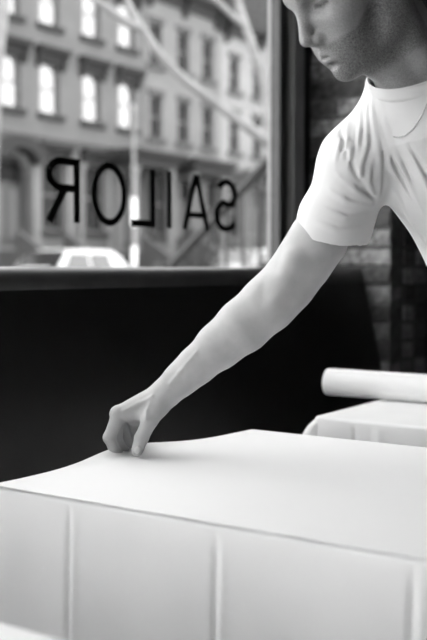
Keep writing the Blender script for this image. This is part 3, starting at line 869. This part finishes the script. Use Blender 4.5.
def surface(ops, h, disp=None):
    B = 8; cs = B * h
    adds = [o for o in ops if o[0] == 'u']
    lo = np.min([o[1].lo for o in adds], axis=0) - .02; hi = np.max([o[1].hi for o in adds], axis=0) + .02
    n = np.ceil((hi - lo) / cs).astype(int)
    I = np.stack(np.meshgrid(*[np.arange(k) for k in n], indexing='ij'), -1).reshape(-1, 3)
    D = field(ops, lo + (I + .5) * cs)
    I = I[np.abs(D) < cs * 1.15]
    g = np.stack(np.meshgrid(*[np.arange(B + 1)] * 3, indexing='ij'), -1).reshape(-1, 3)
    vals = np.empty((len(I), (B + 1) ** 3), np.float32)
    ch = 64
    I = I[np.lexsort(((I // 4)[:, 2], (I // 4)[:, 1], (I // 4)[:, 0]))]
    for s in range(0, len(I), ch):
        blk = I[s:s + ch]
        P = lo + ((blk[:, None, :] * B + g[None]) * h).reshape(-1, 3)
        pl, ph_ = P.min(0), P.max(0)
        d = field([o for o in ops if np.all(o[1].lo - MARG - o[2] < ph_) and np.all(o[1].hi + MARG + o[2] > pl)], P)
        if disp is not None: d = d + disp(P, d)
        vals[s:s + ch] = d.reshape(len(blk), -1)
    vals = vals.reshape(len(I), B + 1, B + 1, B + 1)
    ins = vals < 0
    cnt = np.zeros((len(I), B, B, B), np.int8)
    acc = np.zeros((len(I), B, B, B, 3), np.float32); ne = np.zeros((len(I), B, B, B), np.float32)
    corner = lambda A, dx, dy, dz: A[:, dx:dx + B, dy:dy + B, dz:dz + B]
    offs = [(0, 0, 0), (1, 0, 0), (0, 1, 0), (1, 1, 0), (0, 0, 1), (1, 0, 1), (0, 1, 1), (1, 1, 1)]
    for i, a in enumerate(offs):
        for j, b in enumerate(offs):
            if j <= i or sum(abs(p - q) for p, q in zip(a, b)) != 1: continue
            va, vb = corner(vals, *a), corner(vals, *b)
            x = (va < 0) != (vb < 0)
            t = np.where(x, va / np.where(x, va - vb, 1), 0)
            for k in range(3): acc[..., k] += np.where(x, a[k] + (b[k] - a[k]) * t, 0)
            ne += x
    act = ne > 0
    idx = np.argwhere(act)
    cell = I[idx[:, 0]] * B + idx[:, 1:]
    dims = n * B + 2
    key = lambda c: (c[:, 0].astype(np.int64) * dims[1] + c[:, 1]) * dims[2] + c[:, 2]
    ks = key(cell); order = np.argsort(ks); ks = ks[order]
    vert = (lo + (cell + acc[act] / ne[act][:, None]) * h)[order]
    quads = []
    for ax in range(3):
        e = [0, 0, 0]; e[ax] = 1
        a = ins[:, :B, :B, :B]; b = ins[:, e[0]:e[0] + B, e[1]:e[1] + B, e[2]:e[2] + B]
        for flip in (0, 1):
            q = np.argwhere((a & ~b) if not flip else (~a & b))
            c = I[q[:, 0]] * B + q[:, 1:]
            o1, o2 = (ax + 1) % 3, (ax + 2) % 3
            ring = []
            for s1, s2 in ((-1, -1), (0, -1), (0, 0), (-1, 0)):
                cc = c.copy(); cc[:, o1] += s1; cc[:, o2] += s2
                kk = key(cc); p = np.searchsorted(ks, kk); p = np.minimum(p, len(ks) - 1)
                ring.append(np.where(ks[p] == kk, p, -1))
            r = np.stack(ring, 1); r = r[(r >= 0).all(1)]
            quads.append(r if not flip else r[:, ::-1])
    F = np.concatenate(quads)
    return vert, F
def relax(vert, F, it=2, lam=.5):
    e = np.concatenate([F[:, [0, 1]], F[:, [1, 2]], F[:, [2, 3]], F[:, [3, 0]]])
    for _ in range(it):
        s = np.zeros_like(vert); c = np.zeros(len(vert))
        for k in range(3): s[:, k] = np.bincount(e[:, 0], vert[e[:, 1], k], len(vert)) + np.bincount(e[:, 1], vert[e[:, 0], k], len(vert))
        c = np.bincount(e[:, 0], minlength=len(vert)) + np.bincount(e[:, 1], minlength=len(vert))
        vert = vert + lam * (s / np.maximum(c, 1)[:, None] - vert)
    return vert
def sdf_object(name, ops, h, mat, parent, disp=None, it=2, attr=None):
    vert, F = surface(ops, h, disp)
    vert = relax(vert, F, it)
    base = np.array(parent.matrix_world.translation) if parent.parent else np.array(parent.location)
    me = bpy.data.meshes.new(name)
    me.vertices.add(len(vert)); me.vertices.foreach_set('co', (vert - base).astype(np.float32).ravel())
    me.loops.add(len(F) * 4); me.loops.foreach_set('vertex_index', F.astype(np.int32).ravel())
    me.polygons.add(len(F)); me.polygons.foreach_set('loop_start', np.arange(0, len(F) * 4, 4, dtype=np.int32))
    me.update(); me.validate()
    me.polygons.foreach_set('use_smooth', np.ones(len(me.polygons), bool))
    if attr is not None:
        a = me.attributes.new('hair', 'FLOAT', 'POINT'); a.data.foreach_set('value', attr(vert).astype(np.float32))
    me.materials.append(M[mat])
    return link(name, me, parent)
def chain(ops, pts, k=.012):
    for (a, ra), (b, rb) in zip(pts[:-1], pts[1:]): ops.append(('u', Cone(a, b, ra, rb), k))
def pxr(x, y, Y, rp): return at(x, y, Y), rp * Y / 1000
def march(ops, x, y, Y0=1.2):
    r = ray(x, y); t = Y0
    for _ in range(120):
        d = float(field(ops, (CAMP + r * t)[None])[0])
        if d < 4e-4: return CAMP + r * t
        t += d * .8
        if t > 2.3: break
    return None

FEET = W(.61, .79, 0.0)
man = bpy.data.objects.new('person', None); COL.objects.link(man); man.location = FEET
tag(man, 'man in a white T-shirt leaning over the table to smooth the paper', 'person')

# --- skeleton
NB = at(408, 74, 1.575)                       # base of the neck
PEL = np.array([0.655, 1.83, 0.95])
ax = unit(NB - PEL)
fr_ = np.array([-0.22, -0.97, 0.0]); nf = unit(fr_ - (fr_ @ ax) * ax)
rt = unit(np.cross(nf, ax)); 
if rt[0] > 0: rt = -rt                        # his right, towards picture left
RT = np.array([rt, nf, ax])
SR, _ = pxr(358, 160, 1.63, 1)
SL = NB - rt * .165 - ax * .085 + nf * .02
torso = lambda t, r, dx=0, dn=0: Ell(NB - ax * t + rt * dx + nf * dn, r, RT)

# --- arms
arm = [pxr(*p) for p in ((358, 162, 1.635, 21), (338, 205, 1.655, 24), (318, 240, 1.668, 27), (303, 263, 1.678, 26), (287, 285, 1.688, 25.5), (268, 304, 1.697, 26), (243, 326, 1.706, 25),
                         (219, 346, 1.715, 21.3), (196, 366, 1.722, 17.3), (180, 380, 1.728, 14.8), (167, 392, 1.732, 13.8))]
body = []
chain(body, arm, .02)
# hand: five separate fingers pinching the paper edge
wr = arm[-1][0]
mcp = {'i': at(119, 414, 1.738), 'm': at(117, 414, 1.760), 'r': at(120, 418, 1.780), 'l': at(126, 424, 1.795)}
cmc = at(158, 407, 1.722)
for k, r0, r1 in (('i', .0180, .0138), ('m', .017, .0130), ('r', .016, .012), ('l', .0145, .0108)):
    body.append(('u', Cone(wr + (mcp[k] - at(119, 414, 1.748)) * .35, mcp[k], r0, r1), .014))
thm = at(150, 420, 1.713); thi = at(141.5, 438, 1.712); tht = at(137.2, 450.5, 1.718)
body.append(('u', Cone(wr, cmc, .019, .0155), .015))
body.append(('u', Cone(cmc, thm, .0165, .0140), .012))
body.append(('u', Cone(at(146, 415, 1.722), at(126, 415, 1.742), .011, .010), .012))      # web
body.append(('u', Cone(at(150, 412, 1.735), at(135, 420, 1.76), .013, .012), .012))       # palm
body.append(('u', Cone(at(143, 418, 1.762), at(134, 428, 1.800), .014, .014), .01))
chain(body, [(thm, .0138), (thi, .0118), (tht, .0102)], .005)
body.append(('u', Ell(at(138, 449, 1.7105), (.0095, .006, .012)), .004))
def finger(pts, rad): chain(body, list(zip(pts, rad)), .0035)
finger([mcp['i'], at(109.3, 437.5, 1.738), at(114, 449.5, 1.744), at(121, 456.5, 1.750)], [.0128, .0106, .0094, .0080])
finger([mcp['m'], at(116.5, 440, 1.760), at(123, 450.5, 1.764), at(128, 457, 1.765)], [.0128, .0106, .0094, .0080])
finger([mcp['r'], at(124.5, 439, 1.782), at(130, 449, 1.784), at(133, 455.5, 1.782)], [.0120, .0102, .0092, .0078])
finger([mcp['l'], at(132.5, 437, 1.798), at(137, 446, 1.799), at(138, 452, 1.796)], [.0108, .0092, .0082, .0070])
body.append(('u', Ell(mcp['i'] + np.array([-.002, -.002, .002]), (.0128, .012, .0118)), .008))   # knuckle
body.append(('u', Ell(at(109, 437.5, 1.737), (.0100, .0102, .0098)), .004))
# tendons on the back of the hand, veins on the forearm, elbow hollow
for pts, r in (([(152, 397), (138, 404), (124, 411)], .0018), ([(150, 404), (147, 411), (146, 420)], .0020), ([(196, 353), (180, 372), (170, 384)], .0016)):
    q = [march(body, x, y) for x, y in pts]
    for a, b in zip(q[:-1], q[1:]): body.append(('u', Cone(a, b, r, r), .006))
q = [march(body, x, y) for x, y in ((273, 272), (271, 284), (266, 296))]
for a, b in zip(q[:-1], q[1:]): body.append(('s', Cone(a + [0, -.010, 0], b + [0, -.009, 0], .0115, .0105), .022))
q = [march(body, x, y) for x, y in ((293, 262), (281, 282), (274, 300))]
for a, b in zip(q[:-1], q[1:]): body.append(('u', Cone(a + [0, .008, 0], b + [0, .008, 0], .010, .010), .026))
for pts in ([(119, 418), (124, 422), (128, 426)], [(107, 438), (112, 439), (116, 441)], [(138, 439), (142, 440), (145, 440)]):     # skin creases
    q = [march(body, x, y) for x, y in pts]
    for a, b in zip(q[:-1], q[1:]):
        if a is not None and b is not None: body.append(('s', Cone(a + [0, -.0008, 0], b + [0, -.0008, 0], .0022, .0018), .003))
# left arm hanging beside the body
EL = SL + np.array([.14, .10, -.24]); WL = EL + np.array([.03, .02, -.25])
chain(body, [(SL, .055), (SL * .5 + EL * .5, .047), (EL, .04), (EL * .6 + WL * .4, .041), (WL, .026)], .02)
hd = unit(WL - EL)
for k in range(4):
    b = WL + hd * (.095 - .006 * abs(k - 1)) + np.array([-.6, -.8, 0]) * (.033 - .021 * k); l = (.078, .085, .08, .062)[k]
    body.append(('u', Cone(WL + np.array([-.6, -.8, 0]) * (.018 - .012 * k), b, .016, .0115), .012))
    c1 = b + unit(hd + np.array([-.25, .15, 0])) * l * .5; c2 = c1 + unit(hd + np.array([-.6, .4, 0])) * l * .45
    chain(body, [(b, .0105), (c1, .0092), (c2, .0075)], .003)
tb = WL + hd * .03 + np.array([-.6, -.8, 0]) * .03; t1_ = tb + hd * .035 + np.array([-.6, -.8, 0]) * .016; t2_ = t1_ + hd * .032; 
chain(body, [(WL + hd * .01, .017), (tb, .015), (t1_, .0115), (t2_ , .0095)], .005)

# --- trunk and legs (under the clothes)
trunk = [torso(.20, (.128, .098, .175), -.035), torso(.36, (.130, .092, .18), -.025), torso(.52, (.145, .10, .15))]
for t in trunk: body.append(('u', t, .05))
body.append(('u', Cone(NB - ax * .045, SR + [0, .004, 0], .034, .028), .03)); body.append(('u', Cone(NB - ax * .03, SL, .045, .045), .04))
HR = PEL + rt * .085 - np.array([0, 0, .04]); HL = PEL - rt * .085 - np.array([0, 0, .04])
KR, KL = W(.50, .785, .50), W(.71, .785, .50)
AR, AL = W(.49, .80, .09), W(.73, .80, .09)
for h_, k_, a_ in ((HR, KR, AR), (HL, KL, AL)):
    chain(body, [(h_, .078), (k_, .05), (k_ * .7 + a_ * .3 + [0, .012, 0], .05), (a_, .034)], .03)

# --- head
YAW, TIP = math.radians(22), math.radians(35)
Fh = np.array([-math.cos(YAW), -math.sin(YAW), 0.0])
HF = Fh * math.cos(TIP) + np.array([0, 0, -math.sin(TIP)])
HU_ = Fh * math.sin(TIP) + np.array([0, 0, math.cos(TIP)])
HLf = np.cross(HU_, HF); 
if HLf[1] > 0: HLf = -HLf
HR3 = np.array([HF, HLf, HU_])
tipw = at(305.0, 43.5, 1.48)
HO = tipw - HF * .112 - HU_ * (-.010)
H = lambda f, l, u: HO + HF * f + HLf * l + HU_ * u
head = []
def E_(c, r, k, op='u'): head.append((op, Ell(H(*c), r, HR3), k))
def C_(a, b, ra, rb, k, op='u'): head.append((op, Cone(H(*a), H(*b), ra, rb), k))
E_((-.012, 0, .055), (.100, .075, .082), .01)          # cranium
E_((.030, 0, .050), (.066, .064, .055), .02)           # forehead
E_((.032, 0, -.015), (.058, .056, .062), .03)          # middle of the face
for s in (-1, 1):
    C_((-.008, s * .058, -.015), (.005, s * .050, -.055), .014, .013, .025)     # jaw ramus
    C_((.005, s * .050, -.055), (.066, s * .014, -.074), .014, .013, .025)      # jaw line
    E_((.055, s * .040, -.004), (.026, .022, .020), .022)                        # cheek bone
    E_((.058, s * .030, -.040), (.028, .020, .026), .02)                         # cheek
    C_((.083, s * .014, .047), (.068, s * .046, .046), .0085, .008, .016)        # brow ridge
C_((.070, 0, -.052), (.074, 0, -.078), .020, .0125, .018)    # chin block
E_((.080, 0, -.076), (.0105, .016, .011), .012)
E_((.070, 0, -.042), (.024, .030, .026), .015)               # muzzle
for s in (-1, 1):
    E_((.088, s * .033, .029), (.016, .019, .0125), .012, 's')                  # eye socket
    E_((.066, s * .032, .029), (.0142, .0142, .0142), .002)                      # lidded eyeball
    C_((.0775, s * .017, .0275), (.073, s * .046, .0270), .0022, .0022, .003)    # lower edge of upper lid
    C_((.0765, s * .018, .0215), (.071, s * .046, .0220), .0018, .0018, .004)
C_((.088, 0, .036), (.106, 0, -.003), .0075, .0092, .011)    # nose bridge
E_((.1065, 0, -.0085), (.0105, .0098, .0092), .006)           # tip
for s in (-1, 1):
    E_((.092, s * .0125, -.0145), (.0115, .0068, .0088), .006)                   # wing
    E_((.097, s * .0065, -.0225), (.0055, .0032, .004), .003, 's')               # nostril
C_((.098, 0, -.016), (.090, 0, -.025), .006, .005, .006)
for s in (-1, 1):                                             # lips
    C_((.0935, 0, -.0375), (.082, s * .022, -.0445), .0062, .0030, .005)
    C_((.0910, 0, -.0505), (.081, s * .020, -.0465), .0068, .0030, .005)
    C_((.1000, 0, -.0440), (.076, s * .0295, -.0445), .0019, .0016, .004, 's')   # mouth line
E_((.097, 0, -.060), (.010, .018, .0050), .008, 's')          # hollow above the chin
for s in (-1, 1):                                             # ears
    E_((-.008, s * .080, .045), (.019, .0075, .030), .006)
    E_((-.004, s * .087, .045), (.011, .005, .018), .004, 's')
    E_((-.003, s * .079, .020), (.009, .006, .009), .006)
for o in head: body.append(o)
nk0 = H(-.030, 0, -.020)
body.append(('u', Cone(nk0, NB - ax * .030 + nf * .005 + np.array([.008, 0, 0]), .056, .062), .03))
body.append(('u', Cone(H(.03, 0, -.075), NB - ax * .05 + nf * .055, .018, .022), .035))
body.append(('u', Cone(H(-.02, .055, -.03), NB - ax * .045 + nf * .055 - rt * .02, .016, .012), .02))

def hair_shade_mask(Vt):
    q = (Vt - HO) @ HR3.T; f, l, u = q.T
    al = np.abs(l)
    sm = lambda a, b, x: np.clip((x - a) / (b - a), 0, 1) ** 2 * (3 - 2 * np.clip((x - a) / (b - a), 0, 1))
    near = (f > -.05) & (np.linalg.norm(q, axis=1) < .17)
    line = -.022 + .0 * f + np.clip((.06 - f), 0, .1) * .55        # the beard line climbs towards the ear
    beard = sm(.004, -.010, u - line) * sm(-.125, -.095, u) * .88
    mou = np.exp(-(((u + .0445) / .009) ** 2 + (al / .024) ** 4)) * (f > .075)
    beard = beard * (1 - .75 * mou)
    lips = .28 * mou
    brow = np.exp(-(((u - .047 - .003 * np.sin(al * 60)) / .0055) ** 2)) * sm(.010, .016, al) * sm(.056, .046, al) * (f > .05) * .95
    lash = np.exp(-(((u - .0262) / .0042) ** 2)) * sm(.016, .020, al) * sm(.050, .046, al) * (f > .06) * 1.4
    lines = np.exp(-(((u + .0448) / .0018) ** 2)) * (al < .026) * (f > .077) * .7
    face_shade = .46 * sm(.25, .17, np.linalg.norm(q, axis=1))          # shade on face and neck, painted into the skin tone
    return np.maximum(np.clip(np.maximum.reduce([beard, lips, brow, lash, lines]), 0, 1) * near, face_shade)
bo = sdf_object('body', body, .0022, 'skin', man, it=2, attr=hair_shade_mask)
bo['label'] = 'skin of face, neck, arms and hands'

# thumb nail facing the camera
nb = MB(); c0 = march(body, 137.3, 450.0); nn = unit(np.array([.05, -.93, .30])); upv = unit(thi - tht); sd = np.cross(upv, nn)
vs = []; fs = []
for i in range(7):
    for j in range(7):
        a = (i - 3) / 3; b = (j - 3) / 3
        k = math.sqrt(max(0, 1 - .45 * abs(a) ** 3)); 
        vs.append(c0 - FEET + sd * (.0062 * a * (1 - .25 * abs(b) ** 3)) + upv * (.0072 * b * k) + nn * (.0018 - .0024 * a * a - .0010 * b * b))
for i in range(6):
    for j in range(6): fs.append((i * 7 + j, i * 7 + j + 1, (i + 1) * 7 + j + 1, (i + 1) * 7 + j))
no = nb.add(vs, fs).build('thumb_nail', 'nail', man, smooth=180)
sdm = no.modifiers.new('thickness', 'SOLIDIFY'); sdm.thickness = .0012

# --- hair
hair = []
def He(c, r, k, op='u'): hair.append((op, Ell(H(*c), r, HR3), k))
He((-.016, 0, .062), (.108, .084, .090), .01)
He((.055, 0, .105), (.050, .062, .030), .02)
He((.086, 0, .090), (.022, .045, .020), .015)
He((.075, 0, .015), (.105, .12, .056), .012, 's')          # face opening
He((.035, .10, .02), (.05, .05, .062), .012, 's'); He((.035, -.10, .02), (.05, .05, .062), .012, 's')
He((-.06, 0, -.075), (.09, .12, .055), .012, 's')
def locks(P, d):
    q = (P - HO) @ HR3.T
    return .0022 * (np.sin(q[:, 1] * 420 + 2 * np.sin(q[:, 0] * 70)) + np.sin(q[:, 1] * 260 + q[:, 0] * 150 + 1.5 * np.sin(q[:, 2] * 90)))
ho = sdf_object('hair', hair, .0025, 'hair', man, disp=locks, it=1); ho['label'] = 'short dark hair'

# --- T-shirt
shirt = []
for t, r, dx in ((.19, (.155, .116, .185), -.022), (.36, (.160, .112, .19), -.016), (.50, (.172, .118, .15), -.005)): shirt.append(('u', torso(t, r, dx), .045))
tr0, r0 = pxr(398, 100, 1.585, 25)
shirt.append(('u', Cone(tr0, SR, r0, .053), .02))
shirt.append(('u', Cone(NB - ax * .06 - rt * .01, SL, .055, .066), .03))
hemc = at(333, 237, 1.668); sax = unit(hemc - SR)
shirt.append(('u', Cone(SR, at(336, 218, 1.66), .053, .0600), .045))
shirt.append(('u', Cone(at(336, 218, 1.66), hemc + sax * .03, .0590, .062), .015))
ls = unit(EL - SL)
shirt.append(('u', Cone(SL, SL + ls * .22, .064, .070), .03))
# folds radiating from the collar and the armpit
folds = [([(371, 100), (374, 122), (380, 160), (378, 198)], .0060), ([(362, 96), (361, 122), (357, 150)], .0055), ([(351, 114), (347, 141), (343, 158)], .005),
         ([(368, 142), (361, 166), (360, 180)], .005), ([(378, 118), (389, 163), (413, 206)], .0050), ([(327, 188), (345, 200), (374, 206)], .005),
         ([(322, 208), (345, 217), (368, 213)], .0055), ([(405, 145), (425, 182), (440, 215)], .006), ([(394, 190), (410, 222), (430, 250)], .005), ([(336, 172), (356, 190), (376, 203)], .005),
         ([(316, 222), (335, 229), (362, 226)], .0045), ([(367, 100), (367, 125), (366, 150)], .0045), ([(343, 132), (338, 150), (335, 164)], .0045), ([(384, 118), (400, 165), (424, 215)], .005),
         ([(353, 130), (350, 152), (348, 172)], .004), ([(370, 165), (369, 182), (374, 198)], .004)]
# neck opening with a ribbed band, sleeve openings, bottom hem
CB = NB + ax * .017 + np.array([.012, 0, 0]) + nf * .012
neck_a, neck_b = H(-.030, 0, -.020), NB - ax * .012 + nf * .006
ndir = unit(neck_b - neck_a)
shirt.append(('u', Cone(CB - ax * .062 - nf * .006, CB + ax * .012, .100, .070), .045))
shirt.append(('s', CapCut(CB, ax + nf * .05 - rt * .28, .125), .004))
shirt.append(('s', Cone(neck_a, CB, .064, .067), .004))
shirt.append(('s', Half(hemc, -sax), 0.0)) if False else None
shirt.append(('s', CapCut(hemc, sax + np.array([.12, 0, -.10]), .11), .002))
shirt.append(('s', Cone(hemc - sax * .05, hemc + sax * .05, .050, .0585), .004))
lh = SL + ls * .20
shirt.append(('s', CapCut(lh, ls, .12), .002)); shirt.append(('s', Cone(lh - ls * .05, lh + ls * .05, .05, .064), .004))
fold_lines = []
for pts, r in folds:
    q = [p for p in (march(shirt, x, y) for x, y in pts) if p is not None]
    if len(q) > 1: fold_lines.append((np.array(q), r))
for pts, r in (([(340, 130), (346, 156), (362, 184), (376, 203)], .0022),):        # armhole seam
    q = [p for p in (march(shirt, x, y) for x, y in pts) if p is not None]
    for a, b in zip(q[:-1], q[1:]): shirt.append(('s', Cone(a + [0, -.002, 0], b + [0, -.002, 0], r, r), .006))
def cloth_noise(P, d):
    q = P @ RT.T
    out = np.zeros(len(P)); lo_, hi_ = P.min(0), P.max(0)
    for L_, r in fold_lines:                # a soft ridge with a valley beside it
        if np.any(L_.min(0) - .03 > hi_) or np.any(L_.max(0) + .03 < lo_): continue
        for sgn, off, wd in ((-1.0, 0.0, .0042), (.75, .0068, .0042)):
            Q = L_ + np.array([off, 0, off * .35]); n_ = len(Q) - 1; best = np.zeros(len(P))
            for i in range(n_):
                ba = Q[i + 1] - Q[i]; t = np.clip(((P - Q[i]) @ ba) / (ba @ ba), 0, 1)
                dd = np.linalg.norm(P - Q[i] - t[:, None] * ba, axis=1)
                best = np.maximum(best, np.sin(np.pi * np.clip((i + t) / n_, .02, .98)) ** .7 * np.exp(-(dd / wd) ** 2))
            out += sgn * best * r * .85
    return out + .0010 * np.sin(q[:, 0] * 60 + 3 * np.sin(q[:, 2] * 17)) * np.sin(q[:, 2] * 33 + q[:, 0] * 21)
so_ = sdf_object('t_shirt', shirt, .0023, 'shirt', man, disp=cloth_noise, it=2); so_['label'] = 'white short-sleeved T-shirt with crew neck'
# collar band: a raised rib that follows the neck opening
ring = []
cc = CB
for a in np.linspace(0, 2 * math.pi, 40, endpoint=False):
    d_ = rt * math.cos(a) + nf * math.sin(a)
    p = cc + d_ * .0690
    # slide along the axis until it lies on the shirt
    ts = np.linspace(.07, -.09, 120); f_ = field(shirt, p[None] + ts[:, None] * ax[None])
    h_ = np.where(f_ < 0)[0]
    ring.append(p + ax * ts[h_[0]] if len(h_) else p)
ring = np.array(ring)
for _ in range(2): ring = .5 * ring + .25 * np.roll(ring, 1, 0) + .25 * np.roll(ring, -1, 0)
ring2 = ring + (ring - cc) * .14 - ax * .017
cb = MB(); n = len(ring); prof = [(0, .0016), (.25, .0034), (.9, .0032), (1.0, .0000), (.9, -.006), (0, -.004)]
for i in range(n):
    for t, hgt in prof:
        cb.v.append(tuple(ring[i] * (1 - t) + ring2[i] * t + unit(ax + nf * .2) * hgt - FEET))
m = len(prof)
for i in range(n):
    for j in range(m): cb.f.append((i * m + j, i * m + (j + 1) % m, ((i + 1) % n) * m + (j + 1) % m, ((i + 1) % n) * m + j))
cb.build('collar', 'shirt', so_, smooth=60)

# --- chain necklace lying on the shirt
pts = [march(shirt, x, y) for x, y in ((440, 70), (434, 88), (428, 102), (421, 117), (413, 129), (405, 136), (398, 138), (392, 137))]
pts = [p + np.array([0, -.0012, .0004]) for p in pts if p is not None]
dense = []
for a, b in zip(pts[:-1], pts[1:]):
    k = max(2, int(np.linalg.norm(b - a) / .0022))
    dense += [a + (b - a) * i / k for i in range(k)]
nk = MB(); nk.tube([p - FEET for p in dense], [.0012 if i % 2 else .0007 for i in range(len(dense))], 6)
nk.build('necklace', 'silver', man, smooth=60)

# --- trousers and shoes
trs = []
trs.append(('u', torso(.60, (.178, .124, .12)), .04))
for h_, k_, a_ in ((HR, KR, AR), (HL, KL, AL)):
    chain(trs, [(h_, .092), (k_, .066), (a_ + [0, 0, .02], .056)], .03)
trs.append(('s', Half(NB - ax * .54, -ax) if False else CapCut(NB - ax * .54, ax, .24), .004))
tro = sdf_object('trousers', trs, .006, 'trouser', man, it=2)
fd = unit(np.array([-.45, -.9, 0]))
for a_ in (AR, AL):
    s_ = []
    g0 = np.array([a_[0], a_[1], 0])
    s_.append(('u', Cone(g0 - fd * .03 + [0, 0, .05], g0 + fd * .05 + [0, 0, .048], .042, .044), .02))
    s_.append(('u', Cone(g0 + fd * .05 + [0, 0, .042], g0 + fd * .17 + [0, 0, .036], .042, .034), .03))
    s_.append(('u', Cone(g0 + [0, 0, .05], g0 + [0, 0, .09], .04, .045), .02))
    s_.append(('s', CapCut(g0 + [0, 0, .008], (0, 0, -1), .3), .002))
    sh = sdf_object('shoe', s_, .005, 'shoe', man, it=1)
    sl_ = MB(); nx = np.array([fd[1], -fd[0], 0]); out = []
    for k in range(24):
        a = 2 * math.pi * k / 24; p = g0 + fd * (.065 + .145 * math.cos(a)) + nx * (.045 - .006 * math.cos(a)) * math.sin(a); out.append(p - FEET)
    vs = [(p[0], p[1], z) for z in (0, .016) for p in out]
    sl_.add(vs, [tuple(range(24))[::-1], tuple(range(24, 48))] + [(k, (k + 1) % 24, 24 + (k + 1) % 24, 24 + k) for k in range(24)]).build('sole', 'sole', sh)
